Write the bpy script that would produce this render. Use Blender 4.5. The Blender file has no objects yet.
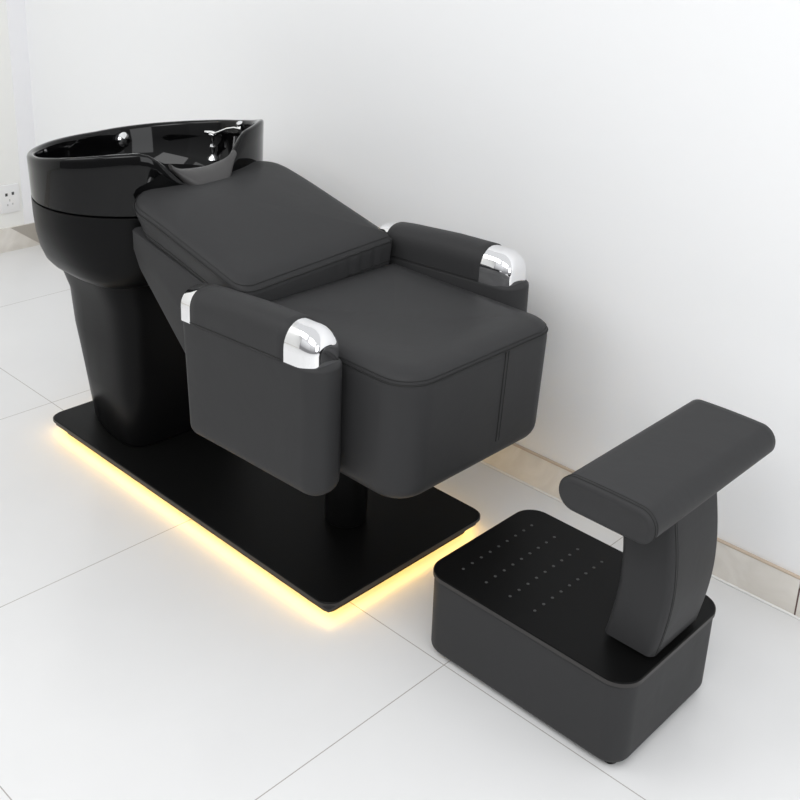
import bpy, bmesh, math, random
from mathutils import Vector, Matrix, Euler
PI = math.pi
sc = bpy.context.scene
C = sc.collection

# ------------------------------------------------------------------ camera
cam = bpy.data.cameras.new('camera')
co = bpy.data.objects.new('camera', cam); C.objects.link(co)
co.location = (1.175, -1.4254, 1.5493)
co.rotation_euler = Euler((1.2326, -0.0456, 0.7504), 'XYZ')
cam.sensor_width = 36; cam.lens = 1078.44/800*36
cam.shift_x = -0.0299; cam.shift_y = -0.1788
cam.clip_start = 0.05
sc.camera = co

# ------------------------------------------------------------------ light
w = bpy.data.worlds.new('world'); sc.world = w; w.use_nodes = True
bg = w.node_tree.nodes['Background']
bg.inputs[1].default_value = 0.80
# added ambient gradient, dim below and bright above, shaped for chrome contrast
wn, wl = w.node_tree.nodes, w.node_tree.links
wt = wn.new('ShaderNodeTexCoord'); ws = wn.new('ShaderNodeSeparateXYZ'); wr = wn.new('ShaderNodeValToRGB')
wl.new(wt.outputs['Generated'], ws.inputs[0]); wl.new(ws.outputs[2], wr.inputs[0]); wl.new(wr.outputs[0], bg.inputs[0])
wr.color_ramp.elements[0].position = 0.0; wr.color_ramp.elements[0].color = (.30, .30, .31, 1)
wr.color_ramp.elements[1].position = 0.45; wr.color_ramp.elements[1].color = (0.97, 0.985, 1.0, 1)

def area(name, loc, target, sx, sy, power, col=(1, 1, 1)):
    l = bpy.data.lights.new(name, 'AREA'); l.shape = 'RECTANGLE'; l.size = sx; l.size_y = sy
    l.energy = power; l.color = col
    o = bpy.data.objects.new(name, l); C.objects.link(o); o.location = loc
    d = Vector(target)-Vector(loc); o.rotation_euler = d.to_track_quat('-Z', 'Y').to_euler()
    return o
area('overhead_fill_light', (1.1, -2.0, 3.0), (0.9, -0.2, 0), 2.6, 1.4, 52)  # added overhead fill to brighten the floor around the step
area('overhead_fill_light', (-2.0, -1.9, 3.0), (-1.8, -0.3, 0), 2.4, 1.2, 28)  # second added fill from above, for the basin end and left corner
area('window_fill_light', (-0.9, -4.0, 2.0), (-0.6, 0.3, 0.7), 3.2, 2.0, 2, (0.97, 0.985, 1))  # stands for the windows mirrored in the glossy basin
area('window_fill_light', (3.4, -0.9, 1.7), (0.2, 0.5, 0.4), 1.8, 1.8, 27, (0.97, 0.985, 1))  # fill added for the right wall and step floor, no known window

sc.view_settings.view_transform = 'Standard'
sc.view_settings.look = 'None'
sc.view_settings.gamma = 1
sc.view_settings.exposure = -0.04
sc.view_settings.use_curve_mapping = False

# ------------------------------------------------------------------ materials
def mat(name, col, rough=0.5, metal=0.0, spec=0.5, coat=0.0, emit=None, estr=0.0):
    m = bpy.data.materials.new(name); m.use_nodes = True
    b = m.node_tree.nodes['Principled BSDF']
    b.inputs['Base Color'].default_value = (*col, 1)
    b.inputs['Roughness'].default_value = rough
    b.inputs['Metallic'].default_value = metal
    b.inputs['Specular IOR Level'].default_value = spec
    b.inputs['Coat Weight'].default_value = coat
    if emit:
        b.inputs['Emission Color'].default_value = (*emit, 1)
        b.inputs['Emission Strength'].default_value = estr
    return m
def nodes(m): return m.node_tree.nodes, m.node_tree.links, m.node_tree.nodes['Principled BSDF']
def noise_bump(m, scale, strength, dist=0.001, detail=3):
    n, l, b = nodes(m)
    tc = n.new('ShaderNodeTexCoord'); t = n.new('ShaderNodeTexNoise'); bp = n.new('ShaderNodeBump')
    t.inputs['Scale'].default_value = scale; t.inputs['Detail'].default_value = detail
    bp.inputs['Strength'].default_value = strength; bp.inputs['Distance'].default_value = dist
    l.new(tc.outputs['Object'], t.inputs['Vector']); l.new(t.outputs[0], bp.inputs['Height'])
    l.new(bp.outputs[0], b.inputs['Normal'])
def mottled(m, c0, c1, scale, detail=4, lo=.35, hi=.65, dist=0.0):
    n, l, b = nodes(m)
    tc = n.new('ShaderNodeTexCoord'); t = n.new('ShaderNodeTexNoise'); r = n.new('ShaderNodeValToRGB')
    t.inputs['Scale'].default_value = scale; t.inputs['Detail'].default_value = detail
    t.inputs['Distortion'].default_value = dist
    r.color_ramp.elements[0].position = lo; r.color_ramp.elements[0].color = (*c0, 1)
    r.color_ramp.elements[1].position = hi; r.color_ramp.elements[1].color = (*c1, 1)
    l.new(tc.outputs['Object'], t.inputs['Vector']); l.new(t.outputs[0], r.inputs[0])
    l.new(r.outputs[0], b.inputs['Base Color'])

M = {}
M['leather'] = mat('black_leather', (0.036, 0.036, 0.037), 0.5, spec=0.13)
noise_bump(M['leather'], 420, 0.25, 0.0006)
n, l, b = nodes(M['leather'])
tc = n.new('ShaderNodeTexCoord'); t2 = n.new('ShaderNodeTexNoise'); b2 = n.new('ShaderNodeBump')
t2.inputs['Scale'].default_value = 9; t2.inputs['Detail'].default_value = 3; t2.inputs['Distortion'].default_value = .6
b2.inputs['Strength'].default_value = 0.25; b2.inputs['Distance'].default_value = 0.006
l.new(tc.outputs['Object'], t2.inputs['Vector']); l.new(t2.outputs[0], b2.inputs['Height'])
l.new(b.inputs['Normal'].links[0].from_socket, b2.inputs['Normal']); l.new(b2.outputs[0], b.inputs['Normal'])
M['seam'] = mat('seam_thread', (0.012, 0.012, 0.012), 0.6, spec=0.3)
M['plate'] = mat('black_metal', (0.004, 0.004, 0.004), 0.42, spec=0.11)
M['plate_edge'] = mat('dark_metal_edge', (0.036, 0.034, 0.033), 0.4, spec=0.3)
M['shell'] = mat('satin_black_plastic', (0.006, 0.006, 0.0062), 0.34, spec=0.11)
noise_bump(M['shell'], 3, 0.05, 0.02, 1)
M['gloss'] = mat('gloss_black_ceramic', (0.002, 0.002, 0.0022), 0.04, spec=0.28)
M['rubber'] = mat('grey_silicone', (0.05, 0.048, 0.048), 0.45, spec=0.5)
M['chrome'] = mat('chrome', (0.92, 0.92, 0.93), 0.05, metal=1)
M['led'] = mat('warm_led', (1, .8, .4), 0.5, emit=(1.0, 0.60, 0.13), estr=8)
M['wall'] = mat('white_wall_paint', (0.90, 0.905, 0.91), 0.7, spec=0.2)
noise_bump(M['wall'], 40, 0.04, 0.002)
M['wall_warm'] = mat('warm_white_paint', (0.90, 0.90, 0.875), 0.6, spec=0.2)
M['corner_strip'] = mat('pale_corner_strip', (0.90, 0.90, 0.92), 0.5)
M['skirt'] = mat('beige_marble', (0.6, 0.56, 0.5), 0.25)
mottled(M['skirt'], (0.70, 0.665, 0.61), (0.82, 0.79, 0.74), 6, dist=1.5)
M['skirt_dark'] = mat('dark_skirting', (0.42, 0.39, 0.35), 0.3)
M['skirt_top'] = mat('skirting_bevel', (0.56, 0.46, 0.36), 0.5)
M['caulk'] = mat('white_caulk', (0.85, 0.85, 0.83), 0.6)
M['joint'] = mat('dark_joint', (0.12, 0.07, 0.06), 0.7)
M['socket'] = mat('white_plastic', (0.85, 0.85, 0.85), 0.3)
M['hole'] = mat('dark_hole', (0.03, 0.03, 0.03), 0.8, spec=0.1)
M['faint'] = mat('pale_grey_slot', (0.55, 0.55, 0.55), 0.5)
M['dot'] = mat('grey_grip_stud', (0.05, 0.05, 0.05), 0.4)

# polished white floor tiles, 0.8 m, thin grey joints
fm = mat('white_floor_tiles', (0.8, 0.8, 0.8), 0.22, spec=0.35); M['floor'] = fm
n, l, b = nodes(fm)
geo = n.new('ShaderNodeNewGeometry'); sep = n.new('ShaderNodeSeparateXYZ')
l.new(geo.outputs['Position'], sep.inputs[0])
def math_node(op, a, bb=None):
    k = n.new('ShaderNodeMath'); k.operation = op
    for i, v in enumerate((a, bb)):
        if v is None: continue
        if isinstance(v, (int, float)): k.inputs[i].default_value = v
        else: l.new(v, k.inputs[i])
    return k.outputs[0]
def joint(s):
    f = math_node('FRACT', math_node('DIVIDE', math_node('ADD', s, 40.0), 0.8))
    d = math_node('MINIMUM', f, math_node('SUBTRACT', 1.0, f))
    return math_node('LESS_THAN', d, 0.0014)
jn = math_node('MAXIMUM', joint(sep.outputs[0]), joint(sep.outputs[1]))
ns = n.new('ShaderNodeTexNoise'); ns.inputs['Scale'].default_value = 2.2; ns.inputs['Detail'].default_value = 5
l.new(geo.outputs['Position'], ns.inputs['Vector'])
rp = n.new('ShaderNodeValToRGB'); rp.color_ramp.elements[0].position = .3; rp.color_ramp.elements[1].position = .7
rp.color_ramp.elements[0].color = (0.73, 0.73, 0.73, 1); rp.color_ramp.elements[1].color = (0.765, 0.765, 0.765, 1)
l.new(ns.outputs[0], rp.inputs[0])
mx = n.new('ShaderNodeMix'); mx.data_type = 'RGBA'
l.new(jn, mx.inputs[0]); l.new(rp.outputs[0], mx.inputs[6]); mx.inputs[7].default_value = (0.40, 0.38, 0.36, 1)
l.new(mx.outputs[2], b.inputs['Base Color'])

# ------------------------------------------------------------------ helpers
def obj(name, bm, m, parent=None, smooth=True, angle=40):
    bmesh.ops.recalc_face_normals(bm, faces=bm.faces)
    me = bpy.data.meshes.new(name); bm.to_mesh(me); bm.free()
    if smooth:
        me.polygons.foreach_set('use_smooth', [True]*len(me.polygons))
        me.set_sharp_from_angle(angle=math.radians(angle))
    o = bpy.data.objects.new(name, me); C.objects.link(o)
    me.materials.append(M[m])
    if parent:
        o.parent = parent
        # all parts are modelled in world space; undo the root's offset
        r = parent
        while r.parent: r = r.parent
        if parent == r: o.matrix_parent_inverse = Matrix.Translation(r.location).inverted()
    return o
def empty(name, loc, label, cat):
    o = bpy.data.objects.new(name, None); C.objects.link(o); o.location = loc
    o.empty_display_size = 0.1
    o['label'] = label; o['category'] = cat
    return o
def structure(o): o['kind'] = 'structure'; return o

def box(bm, x0, x1, y0, y1, z0, z1, bev=0, seg=3):
    r = bmesh.ops.create_cube(bm, size=1)
    for v in r['verts']:
        v.co = Vector(((x0+x1)/2+v.co.x*(x1-x0), (y0+y1)/2+v.co.y*(y1-y0), (z0+z1)/2+v.co.z*(z1-z0)))
    if bev:
        es = list({e for v in r['verts'] for e in v.link_edges})
        bmesh.ops.bevel(bm, geom=es, offset=bev, segments=seg, affect='EDGES', profile=0.5)
def loft(bm, rings, cap0=True, cap1=True):
    R = [[bm.verts.new(p) for p in r] for r in rings]
    k = len(R[0])
    for a, b2 in zip(R, R[1:]):
        for i in range(k):
            bm.faces.new((a[i], a[(i+1) % k], b2[(i+1) % k], b2[i]))
    for ring, c in ((R[0], cap0), (R[-1], cap1)):
        if c:
            cen = Vector((0, 0, 0))
            for v in ring: cen += v.co
            cv = bm.verts.new(cen/k)
            for i in range(k): bm.faces.new((ring[i], ring[(i+1) % k], cv))
def rrect(x0, x1, y0, y1, radii, inset=0.0, seg=8, mid=5):
    """rounded rectangle loop; radii for corners (x0y0, x1y0, x1y1, x0y1)"""
    x0 += inset; x1 -= inset; y0 += inset; y1 -= inset
    rs = [max(r-inset, 0.0008) for r in radii]
    cs = [(x0+rs[0], y0+rs[0], PI), (x1-rs[1], y0+rs[1], 1.5*PI), (x1-rs[2], y1-rs[2], 0), (x0+rs[3], y1-rs[3], .5*PI)]
    pts = []
    arcs = []
    for (cx, cy, a0), r in zip(cs, rs):
        arcs.append([(cx+r*math.cos(a0+.5*PI*i/seg), cy+r*math.sin(a0+.5*PI*i/seg)) for i in range(seg+1)])
    for i in range(4):
        pts += arcs[i]
        a, b2 = arcs[i][-1], arcs[(i+1) % 4][0]
        for j in range(1, mid):
            t = j/mid; pts.append((a[0]+(b2[0]-a[0])*t, a[1]+(b2[1]-a[1])*t))
    return pts
def quarter(r, z, up=True, n=6, start=0.0):
    """profile points (inset, z) rounding a top (up) or bottom edge of radius r reaching height z"""
    out = []
    for i in range(n+1):
        a = .5*PI*i/n
        if up: out.append((start+r*(1-math.cos(a)), z-r+r*math.sin(a)))
        else: out.append((start+r*(1-math.cos(.5*PI-a)), z+r-r*math.sin(.5*PI-a)))
    return out
def slab(bm, x0, x1, y0, y1, radii, prof, fn=None, seg=8, mid=5):
    rings = []
    for ins, z in prof:
        r = [Vector((x, y, z)) for x, y in rrect(x0, x1, y0, y1, radii, ins, seg, mid)]
        if fn: r = [fn(p) for p in r]
        rings.append(r)
    loft(bm, rings)
def tube(bm, pts, r, seg=8, closed=False, caps=True, radii=None):
    pts = [Vector(p) for p in pts]; k = len(pts); rings = []
    up = Vector((0, 0, 1)); prevn = None
    for i, p in enumerate(pts):
        if closed: t = pts[(i+1) % k]-pts[i-1]
        else: t = pts[min(i+1, k-1)]-pts[max(i-1, 0)]
        t.normalize()
        if prevn is None:
            nn = t.cross(up)
            if nn.length < .01: nn = t.cross(Vector((1, 0, 0)))
        else: nn = prevn-t*prevn.dot(t)
        nn.normalize(); prevn = nn; bb = t.cross(nn)
        rr = radii[i] if radii else r
        rings.append([p+nn*math.cos(2*PI*j/seg)*rr+bb*math.sin(2*PI*j/seg)*rr for j in range(seg)])
    if closed:
        R = [[bm.verts.new(q) for q in g] for g in rings]
        for i in range(k):
            a, b2 = R[i], R[(i+1) % k]
            for j in range(seg): bm.faces.new((a[j], a[(j+1) % seg], b2[(j+1) % seg], b2[j]))
    else: loft(bm, rings, caps, caps)
def cyl(bm, c, r, z0, z1, seg=40, bev=0.0):
    pr = [(r-bev, z0), (r, z0+bev), (r, z1-bev), (r-bev, z1)] if bev else [(r, z0), (r, z1)]
    loft(bm, [[Vector((c[0]+q*math.cos(2*PI*i/seg), c[1]+q*math.sin(2*PI*i/seg), z)) for i in range(seg)] for q, z in pr])
def lerp(a, b2, t): return a+(b2-a)*t
def smooth(t): t = max(0, min(1, t)); return t*t*(3-2*t)
def tab(x, xs, ys):
    if x <= xs[0]: return ys[0]
    for i in range(len(xs)-1):
        if x <= xs[i+1]: return lerp(ys[i], ys[i+1], (x-xs[i])/(xs[i+1]-xs[i]))
    return ys[-1]

# ------------------------------------------------------------------ room
XW, YW, SH = -2.949, 0.706, 0.102
bm = bmesh.new(); box(bm, XW-.1, 3.6, -4.2, YW+.1, -.06, 0); structure(obj('floor', bm, 'floor', smooth=False))
bm = bmesh.new(); box(bm, XW, 3.6, YW, YW+.1, 0, 3.2); structure(obj('wall_right', bm, 'wall', smooth=False))
bm = bmesh.new(); box(bm, XW-.1, XW, -4.2, YW+.1, 0, 3.2); structure(obj('wall_left', bm, 'wall_warm', smooth=False))
# thin pale strip on the left wall at the corner
bm = bmesh.new(); box(bm, XW, XW+.003, YW-.075, YW, SH, 3.2); structure(obj('trim_1', bm, 'corner_strip', smooth=False))
# skirting along the right wall
ST = 0.008
bm = bmesh.new(); box(bm, XW, .446, YW-ST, YW, 0, SH-.006); sk = structure(obj('baseboard_right', bm, 'skirt', smooth=False))
bm = bmesh.new(); box(bm, .450, 3.6, YW-ST, YW, 0, SH-.006); sk2 = structure(obj('baseboard_right', bm, 'skirt', smooth=False))
bm = bmesh.new(); box(bm, .446, .450, YW-ST+.001, YW, 0, SH-.03); structure(obj('trim_2', bm, 'joint', smooth=False))
bm = bmesh.new(); box(bm, XW, 3.6, YW-ST-.001, YW, SH-.006, SH, .0015, 1); structure(obj('trim_3', bm, 'skirt_top', smooth=False))
bm = bmesh.new(); box(bm, XW, 3.6, YW-ST-.006, YW-ST, 0, .005, .002, 1); structure(obj('trim_4', bm, 'caulk', smooth=False))
# skirting along the left wall, with a darker triangle by the corner
bm = bmesh.new(); box(bm, XW, XW+ST, -4.2, YW-ST, 0, SH); structure(obj('baseboard_left', bm, 'skirt', smooth=False))
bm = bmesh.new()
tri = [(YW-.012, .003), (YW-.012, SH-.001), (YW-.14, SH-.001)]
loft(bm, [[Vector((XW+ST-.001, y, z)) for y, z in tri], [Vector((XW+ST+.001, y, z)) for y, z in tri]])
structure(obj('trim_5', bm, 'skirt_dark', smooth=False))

# wall socket on the left wall
so = empty('wall_socket', (XW, .575, .20), 'small white wall socket with dark pin holes on the left wall above the skirting', 'socket')
bm = bmesh.new(); box(bm, XW, XW+.008, .532, .618, .165, .285, .003); obj('cover_plate', bm, 'socket', so)
bm = bmesh.new()
box(bm, XW+.006, XW+.009, .556, .566, .238, .25)
box(bm, XW+.006, XW+.009, .584, .594, .240, .252)
obj('pin_hole', bm, 'dot', so, smooth=False)
bm = bmesh.new()
box(bm, XW+.006, XW+.0085, .571, .576, .214, .224)
box(bm, XW+.006, XW+.0085, .560, .566, .196, .204)
box(bm, XW+.006, XW+.0085, .582, .588, .198, .206)
obj('earth_hole', bm, 'faint', so, smooth=False)

# ------------------------------------------------------------------ shampoo chair
YC = 0.175
ch = empty('shampoo_chair', (-.75, YC, 0), 'black leather salon shampoo chair with glossy black wash basin on a lit floor plate', 'shampoo chair')
PX0, PX1, PY0, PY1 = -1.445, -.257, -.093, .440
def plate_loop(i=0.0): return (PX0+i, PX1-i, PY0+i, PY1-i)
bm = bmesh.new(); slab(bm, *plate_loop(), (.04,)*4, [(.002, .040), (0, .042), (0, .0485), (.0015, .050)])
plate = obj('base_plate', bm, 'plate', ch)
bm = bmesh.new(); slab(bm, *plate_loop(-.0005), (.036,)*4, [(0, .0405), (0, .0475)], seg=8)
obj('plate_rim', bm, 'plate_edge', plate)
bm = bmesh.new(); slab(bm, *plate_loop(.002), (.036, .004, .036, .036), [(0, .034), (0, .040)], seg=2)
obj('lower_plate', bm, 'plate_edge', plate)
bm = bmesh.new(); slab(bm, *plate_loop(.03), (.02,)*4, [(0, 0), (0, .034)]); obj('plinth', bm, 'plate', plate)
bm = bmesh.new()
for s0, s1 in ((.018, .026),):
    a = rrect(*plate_loop(s0), (.01,)*4); c = rrect(*plate_loop(s1), (.01,)*4)
    rings = [[Vector((x, y, .020)) for x, y in c], [Vector((x, y, .020)) for x, y in a],
             [Vector((x, y, .0335)) for x, y in a], [Vector((x, y, .0335)) for x, y in c]]
    loft(bm, rings+[rings[0]], False, False)
bmesh.ops.remove_doubles(bm, verts=bm.verts, dist=1e-5)
led = obj('led_strip', bm, 'led', plate); led['label'] = 'glowing warm yellow light strip'

# pole
bm = bmesh.new(); cyl(bm, (-.488, YC), .052, .05, .40, bev=.003); obj('lift_column', bm, 'plate', ch)
bm = bmesh.new(); box(bm, -.66, -.30, .02, .33, .365, .395, .005); obj('seat_bracket', bm, 'plate', ch)

# basin pedestal: column widening into a bowl shell
NR = 96; BCX = -1.27
def sring(cx, af, ab, b2, ef, eb, zf):
    out = []
    for i in range(NR):
        t = 2*PI*i/NR
        c, s = math.cos(t), math.sin(t)
        e = lerp(eb, ef, smooth((c+.6)/1.2)); a = af if c > 0 else ab
        x = math.copysign(abs(c)**(2/e), c)*a; y = math.copysign(abs(s)**(2/e), s)*b2
        z = zf(cx+x, YC+y) if callable(zf) else zf
        out.append(Vector((cx+x, YC+y-(.009 if cx == BCX else 0), z)))
    return out
BCX = -1.27
def rimz(x, y):
    return tab(x, (-1.55, -1.47, -1.40, -1.30, -1.18, -1.10, -1.04, -.98), (.824, .828, .834, .846, .867, .881, .888, .890)) + .055*max(0, y-YC)*(1+1.2*smooth((x+1.25)/.2))
def dip(x, y):
    return smooth((x+1.16)/.10)*(1-smooth((abs(y-.157)-.03)/.13))
def seamz(x, y): return .722
shell = []
for z, cx, af, ab, bb, ef, eb in (
        (.050, -1.24, .135, .175, .200, 6, 5), (.056, -1.24, .140, .180, .205, 6, 5),
        (.20, -1.25, .145, .182, .205, 6, 4), (.34, -1.26, .150, .190, .207, 6, 4),
        (.44, -1.265, .152, .210, .210, 5, 3.6), (.49, -1.27, .155, .225, .215, 4.5, 3.4)):
    shell.append(sring(cx, af, ab, bb, ef, eb, z))
for k in (0, .1, .22, .36, .52, .7, .86, 1.0):
    # bowl swelling outwards
    a = math.sin(.5*PI*k)
    g = 1-math.cos(.5*PI*k)
    bb = lerp(.222, .316, a); af = lerp(.16, .266, a); ab = lerp(.235, .288, a)
    e = lerp(4, 2.0, a)
    def zf(x, y, g=g): return lerp(.515, seamz(x, y), g)
    shell.append(sring(BCX, af, ab, bb, e, lerp(3.2, 2.0, a), zf))
for ring in shell[:6]:
    z = ring[0].z; xc = lerp(-1.215, -1.50, (z-.05)/.44)
    for v in ring:
        if v.x < xc: v.y = YC+(v.y-YC)*(1-min(.35, (xc-v.x)*1.1))
bm = bmesh.new(); loft(bm, shell, True, True)
ped = obj('basin_pedestal', bm, 'shell', ch, angle=60)
# seam shadow gap
# glossy basin
def bz(x, y, up, d=1.0): return up
rings = []
def bring(s, zf): return sring(BCX, .290*s, .292*s, .345*s, 1.9, 1.75, zf)
def scaled(ins, zf):
    return sring(BCX, .268-ins, .284-ins, .319-ins, 2.0, 2.0, zf)
def rim_top(x, y): return rimz(x, y)-.090*dip(x, y)
rings.append(scaled(.012, lambda x, y: seamz(x, y)-.002))
rings.append(scaled(.010, lambda x, y: seamz(x, y)+.003))
rings.append(scaled(.002, lambda x, y: seamz(x, y)+.006))
for t in (.2, .4, .6, .8): rings.append(scaled(lerp(.002, -.002, t), lambda x, y, t=t: lerp(seamz(x, y)+.006, rim_top(x, y)-.008, t)))
for ins, dz in ((-.002, -.008), (0, -.003), (.004, 0), (.012, 0), (.017, -.003), (.019, -.009)):
    rings.append(scaled(ins, lambda x, y, dz=dz: rim_top(x, y)+dz))
FL = .665
for k in (.12, .3, .5, .7, .85, 1.0):
    a = .5*PI*k
    rings.append(scaled(lerp(.022, .12, 1-math.cos(a)), lambda x, y, a=a: lerp(rim_top(x, y)-.012, FL, math.sin(a))))
rings.append(scaled(.2, lambda x, y: FL-.008)); rings.append(scaled(.27, lambda x, y: FL-.012))
bm = bmesh.new(); loft(bm, rings, False, True)
basin = obj('wash_basin', bm, 'gloss', ch, angle=50); basin['label'] = 'glossy black wash basin'
# drain strainer in the basin and chrome overflow cover
bm = bmesh.new(); cyl(bm, (-1.36, YC-.03), .03, FL-.012, FL-.004, 32, .003); obj('drain', bm, 'chrome', basin)
# neck rest: padded saddle on the front rim
bm = bmesh.new()
secs = []
for i in range(29):
    y = lerp(.062, .252, i/28)
    x = BCX+.262*max(0, 1-(abs(y-YC)/.315)**2)**.5
    z = rim_top(x, y)+.004
    s = .25+.75*smooth(min(i, 28-i)/9)
    secs.append([Vector((x+cx_*s, y, z+cz_*s)) for cx_, cz_ in
        [(.034*math.cos(q)-.012*math.sin(q), .030*math.sin(q)) for q in [2*PI*j/20 for j in range(20)]]])
loft(bm, secs)
nr = obj('neck_rest', bm, 'rubber', basin); nr['label'] = 'grey padded neck rest'

# faucet on the far side of the rim
def cyl_between(bm, a, b2, r): tube(bm, [a, b2], r, 14)
bm = bmesh.new(); tube(bm, [(-1.25, .462, .835), (-1.25, .456, .852), (-1.248, .448, .868)], .010, 16, radii=[.008, .012, .009])
f = obj('faucet', bm, 'chrome', basin)
bm = bmesh.new(); tube(bm, [(-1.236, .444, .852), (-1.262, .440, .852), (-1.285, .432, .846), (-1.335, .418, .822)], .0032, 10)
obj('faucet_lever', bm, 'chrome', f)
bm = bmesh.new()
tube(bm, [(-1.345, .425, .745), (-1.345, .425, .752), (-1.343, .424, .760), (-1.343, .424, .775), (-1.342, .423, .785), (-1.342, .423, .800), (-1.341, .422, .812), (-1.34, .421, .822)], .005, 14,
     radii=[.016, .013, .005, .006, .010, .005, .006, .011])
sp = obj('spray_head', bm, 'chrome', basin)
bm = bmesh.new(); tube(bm, [(-1.368, .418, .822), (-1.34, .42, .826), (-1.322, .424, .824)], .0055, 10)
obj('spray_trigger', bm, 'chrome', sp)
bm = bmesh.new()
tube(bm, [(-1.525, .235, .795), (-1.512, .237, .797), (-1.508, .238, .798)], .02, 24, radii=[.022, .022, .017])
obj('overflow_cover', bm, 'chrome', basin)

# seat
SX0, SX1, SY0, SY1 = -.60, -.082, -.058, .426
def seatfn(p):
    q = p.copy()
    # front face leans back towards the bottom
    t = (p.z-.36)/.26
    q.x -= .012*(1-max(0, min(1, t)))*smooth((p.x+.35)/.2)
    return q
prof = quarter(.045, .342, False)+[(0, .45), (0, .53), (0, .60)]
prof += [(.0015, .618), (.008, .630), (.022, .639), (.05, .643), (.09, .642), (.13, .637), (.18, .633), (.22, .631)]
bm = bmesh.new(); slab(bm, SX0, SX1, SY0, SY1, (.03, .078, .06, .03), prof, seatfn, seg=12, mid=8)
seat = obj('seat', bm, 'leather', ch, angle=70)
bm = bmesh.new()
loop = [Vector((x, y, .618)) for x, y in rrect(SX0, SX1, SY0, SY1, (.03, .078, .06, .03), .0012, 12, 8)]
tube(bm, loop, .0018, 6, True)
loop = [Vector((x, y, .6255)) for x, y in rrect(SX0, SX1, SY0, SY1, (.03, .078, .06, .03), .0045, 12, 8)]
tube(bm, loop, .0009, 6, True)
vx = SX1+.0002
tube(bm, [(vx-.012*(1-max(0, min(1, (z-.36)/.26))), .240, z) for z in [.40+.215*i/8 for i in range(9)]], .0014, 6)
tube(bm, [(vx-.012*(1-max(0, min(1, (z-.36)/.26))), .250, z) for z in [.40+.215*i/8 for i in range(9)]], .0008, 6)
obj('seam', bm, 'seam', seat)

# back shell under the backrest
bm = bmesh.new()
poly = [(-1.033, .708), (-1.033, .660), (-1.01, .618), (-.83, .445), (-.74, .385), (-.70, .375), (-.585, .375), (-.575, .40), (-.575, .60), (-.60, .625)]
y0, y1 = -.055, .405
def inset_poly(d):
    cx = sum(p[0] for p in poly)/len(poly); cz = sum(p[1] for p in poly)/len(poly)
    return [(x+(cx-x)/math.hypot(cx-x, cz-z)*d, z+(cz-z)/math.hypot(cx-x, cz-z)*d) for x, z in poly]
rings = []
for d, y in ((.02, y0), (.006, y0+.004), (0, y0+.014), (0, y1-.014), (.006, y1-.004), (.02, y1)):
    rings.append([Vector((x, y, z)) for x, z in inset_poly(d)])
loft(bm, rings)
obj('back_shell', bm, 'leather', ch, angle=30)
# backrest cushion in a tilted frame: u runs up the back (towards -x)
BA = math.radians(13.2)
def bfr(u, y, h): return Vector((-.572-u*math.cos(BA)-h*math.sin(BA), y, .620+u*math.sin(BA)+h*math.cos(BA)))
BU, BY0, BY1 = .496, -.062, .412
def bfn(p):
    u, y, h = p.x, p.y, p.z
    # pillow-like crown
    if h > .058: h += .018*math.sin(PI*max(0, min(1, u/BU)))*max(0, 1-((y-YC)/.235)**2)
    if u > BU*.55: h -= .010*((u-BU*.55)/(BU*.45))**2
    h += .052*(y-YC)+.008
    if u < .05: u += .0035*max(0, math.sin(y*150))*smooth((y-.20)/.06)*smooth((.40-y)/.05)*smooth((.075-p.z)/.03)
    return bfr(u, y, h)
prof = [(.04, -.026), (.016, -.020), (.010, .004), (.003, .030), (-.001, .046), (-.002, .055), (.004, .066), (.014, .074), (.032, .079), (.06, .081), (.1, .083), (.15, .085), (.2, .085)]
bm = bmesh.new(); slab(bm, 0, BU, BY0, BY1, (.04, .10, .085, .014), prof, bfn, seg=10, mid=44)
back = obj('backrest', bm, 'leather', ch, angle=70)
bm = bmesh.new()
for ins, h, r in ((-.002, .057, .0014), (.004, .0675, .0007), (.0095, .004, .0012)):
    tube(bm, [bfn(Vector((x, y, h))) for x, y in rrect(0, BU, BY0, BY1, (.04, .10, .085, .014), ins-.0003, 10, 44)], r, 6, True)
obj('seam', bm, 'seam', back)

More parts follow.
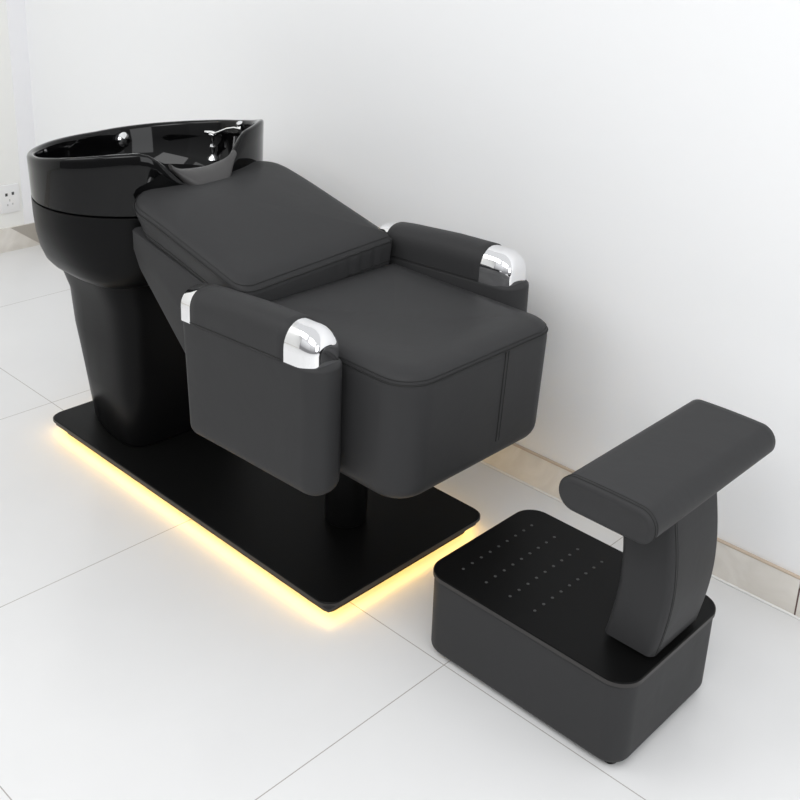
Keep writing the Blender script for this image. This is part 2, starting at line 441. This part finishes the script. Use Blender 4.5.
# armrests
def armrest(y0, y1, outer, DX=0.0, DZ=0.0):
    ym = (y0+y1)/2; hw = (y1-y0)/2
    AX0, AX1 = -.690+DX, -.232+DX
    def zt(x): return tab(x, (AX0, AX1), (.612+DZ, .638+DZ))     # top of the panel
    def zb(x): return tab(x, (AX0, AX1), (.328, .342))
    def fn(p):
        t = p.z; q = p.copy()
        q.z = lerp(zb(p.x), zt(p.x), t)
        q.x += .02*smooth(1-(p.x-AX0)/.15)*(1-t)
        return q
    H = .3
    rB = .035
    pr = [(i, (z)/H) for i, z in quarter(rB, 0, False)]+[(0, .2), (0, .4), (0, .6), (0, .8), (0, .97), (.001, .985), (.006, 1.0)]
    bm = bmesh.new(); slab(bm, AX0, AX1, y0, y1, (.03, .045, .045, .03), pr, fn, seg=10, mid=8)
    arm = obj('armrest', bm, 'leather', ch, angle=60)
    arm['label'] = 'armrest on the near side' if outer < 0 else 'armrest on the wall side'
    # bolster pad with an arched cross-section
    def arch(x, top, base, w, nseg=20, e=2.4):
        pts = [Vector((x, ym-w, base))]
        for i in range(nseg+1):
            a = PI*i/nseg; c, s = math.cos(PI-a), math.sin(a)
            yy = math.copysign(abs(c)**(2/e), c)*w
            zz = base+.03+(top-base-.03)*abs(s)**(2/e)
            pts.append(Vector((x, ym+yy, zz)))
        pts.append(Vector((x, ym+w, base)))
        return pts
    def ptop(x): return tab(x, (-.68+DX, -.60+DX, -.45+DX, -.32+DX, -.2+DX), (.684+DZ, .695+DZ, .708+DZ, .713+DZ, .713+DZ))
    bm = bmesh.new()
    X = [-.645+DX]+[lerp(-.643, -.334, i/16)+DX for i in range(17)]+[-.332+DX]
    loft(bm, [arch(x, ptop(x)-(.003 if i in (0, len(X)-1) else 0), zt(x)-.004, hw-(.003 if i in (0, len(X)-1) else 0)) for i, x in enumerate(X)])
    pad = obj('arm_pad', bm, 'leather', arm, angle=60)
    for s in (-1, 1):
        bm = bmesh.new()
        tube(bm, [(x, ym+s*(hw+.0003), zt(x)+.0005) for x in (-.643+DX, -.55+DX, -.45+DX, -.35+DX, -.336+DX)], .0012, 6)
        obj('seam', bm, 'seam', arm)
    # front chrome cap: upright sides, domed top and nose
    bm = bmesh.new(); rr = []
    for x in [-.333+DX]+[lerp(-.33, -.296, k/3)+DX for k in range(4)]+[-.296+DX+.046*math.sin(.5*PI*k/10) for k in range(1, 11)]:
        q = min(1, max(0, (x-DX+.296)/.046)); c = max(math.sqrt(max(0, 1-q*q)), .0)
        w = (hw-.002)*(.42+.58*c**.8)
        base = zt(x)-.006
        rr.append(arch(x, base+.036+(ptop(x)-.002-base-.036)*(.12+.88*c), base, w, e=2.2))
    loft(bm, rr)
    cap = obj('front_cap', bm, 'chrome', arm, angle=50); cap['label'] = 'chrome armrest end cap'
    bm = bmesh.new()
    loft(bm, [arch(x+DX, ptop(x+DX)+dz, zt(x+DX)-.004, hw-i) for x, dz, i in ((-.644, .0, .001), (-.676, -.002, .001), (-.685, -.007, .006), (-.689, -.016, .014))])
    cap = obj('rear_cap', bm, 'chrome', arm, angle=50); cap['label'] = 'chrome armrest end cap'
    return arm
armrest(-.160, -.066, -1)
armrest(.430, .526, 1, .008, .028)

# ------------------------------------------------------------------ foot step with leg rest
fs = empty('foot_step', (.18, .168, 0), 'black leather box footstep with studded top and a T-shaped padded leg rest', 'footstool')
FX0, FX1, FY0, FY1 = -.067, .428, -.004, .352
def boxfn(p):
    q = p.copy(); t = (.2-p.z)/.2
    q.x = lerp(p.x, .18+(p.x-.18)*.996, t); q.y = lerp(p.y, .17+(p.y-.17)*.995, t)
    return q
bm = bmesh.new(); slab(bm, FX0+.003, FX1-.003, FY0+.003, FY1-.003, (.045,)*4, quarter(.018, .011, False)+[(0, .10), (0, .192)], boxfn, seg=10, mid=6)
bx = obj('box_body', bm, 'leather', fs)
bm = bmesh.new(); slab(bm, FX0, FX1, FY0, FY1, (.05,)*4, [(.001, .192), (0, .1935), (0, .203), (.0015, .205)], seg=12)
tp = obj('step_plate', bm, 'plate', fs)
bm = bmesh.new(); slab(bm, FX0-.0006, FX1+.0006, FY0-.0006, FY1+.0006, (.0506,)*4, [(0, .1942), (0, .2028)], seg=12)
obj('plate_rim', bm, 'plate_edge', tp)
for x in (-.010, .052, .114, .176):
    for k in range(9):
        bm = bmesh.new(); cyl(bm, (x, lerp(.055, .287, k/8)), .0032, .2045, .2062, 10, .0006)
        obj('grip_stud', bm, 'dot', tp)
for x, y in ((-.01, .045), (.390, .034), (.375, .305), (-.01, .305)):
    bm = bmesh.new(); cyl(bm, (x, y), .015, 0, .018, 20, .003); obj('foot', bm, 'plate', fs)
# curved post
bm = bmesh.new()
def px(z):
    t = (z-.213)/.30
    return .314+.019*math.sin(PI*min(1, t))
PT = .108
rings = []
zs = [.2135, .216]+[.216+(.528-.216)*i/14 for i in range(1, 15)]
for i, z in enumerate(zs):
    ins = .006 if i == 0 else 0
    x0 = px(z)-.004
    rings.append([Vector((x, y, z)) for x, y in rrect(x0, x0+PT, .088, .262, (.014,)*4, ins, 5, 4)])
loft(bm, rings)
post = obj('post', bm, 'leather', fs, angle=60)
bm = bmesh.new()
for yy, r in ((.1015, .0009), (.108, .0005)):
    tube(bm, [(px(z)-.004+PT+.0002, yy+.0, z) for z in zs[1:]], r, 6)
obj('seam', bm, 'seam', post)
bm = bmesh.new(); box(bm, .335, .405, .115, .225, .2045, .216, .002); obj('post_bracket', bm, 'plate', fs)
# pad: long axis along y, rolled long edges
bm = bmesh.new()
QX0, QX1, QY0, QY1, QZ0, QZ1 = .260, .453, -.036, .410, .524, .588
qx, qz, hx, hz = (QX0+QX1)/2, (QZ0+QZ1)/2, (QX1-QX0)/2, (QZ1-QZ0)/2
def padring(y, ins):
    out = []
    for x, z in rrect(-hx, hx, -hz, hz, (.031, .031, .031, .031), ins, 9, 6):
        z2 = z+(.003*(1-(x/hx)**2) if z > 0 else 0)
        out.append(Vector((qx+x, y, qz+z2)))
    return out
ys = [(QY0+.001, .012), (QY0, .010), (QY0+.0015, .004), (QY0+.006, .0)]+[(lerp(QY0+.02, QY1-.02, i/10), 0) for i in range(11)]+[(QY1-.006, 0), (QY1-.0015, .004), (QY1, .01), (QY1-.001, .012)]
loft(bm, [padring(y, i) for y, i in ys])
pad = obj('leg_pad', bm, 'leather', fs, angle=60)
bm = bmesh.new()
for y, r in ((QY0+.007, .0010), (QY0+.014, .0005)):
    tube(bm, [p+Vector((0, 0, 0)) for p in padring(y, -.0004)], r, 6, True)
obj('seam', bm, 'seam', pad)
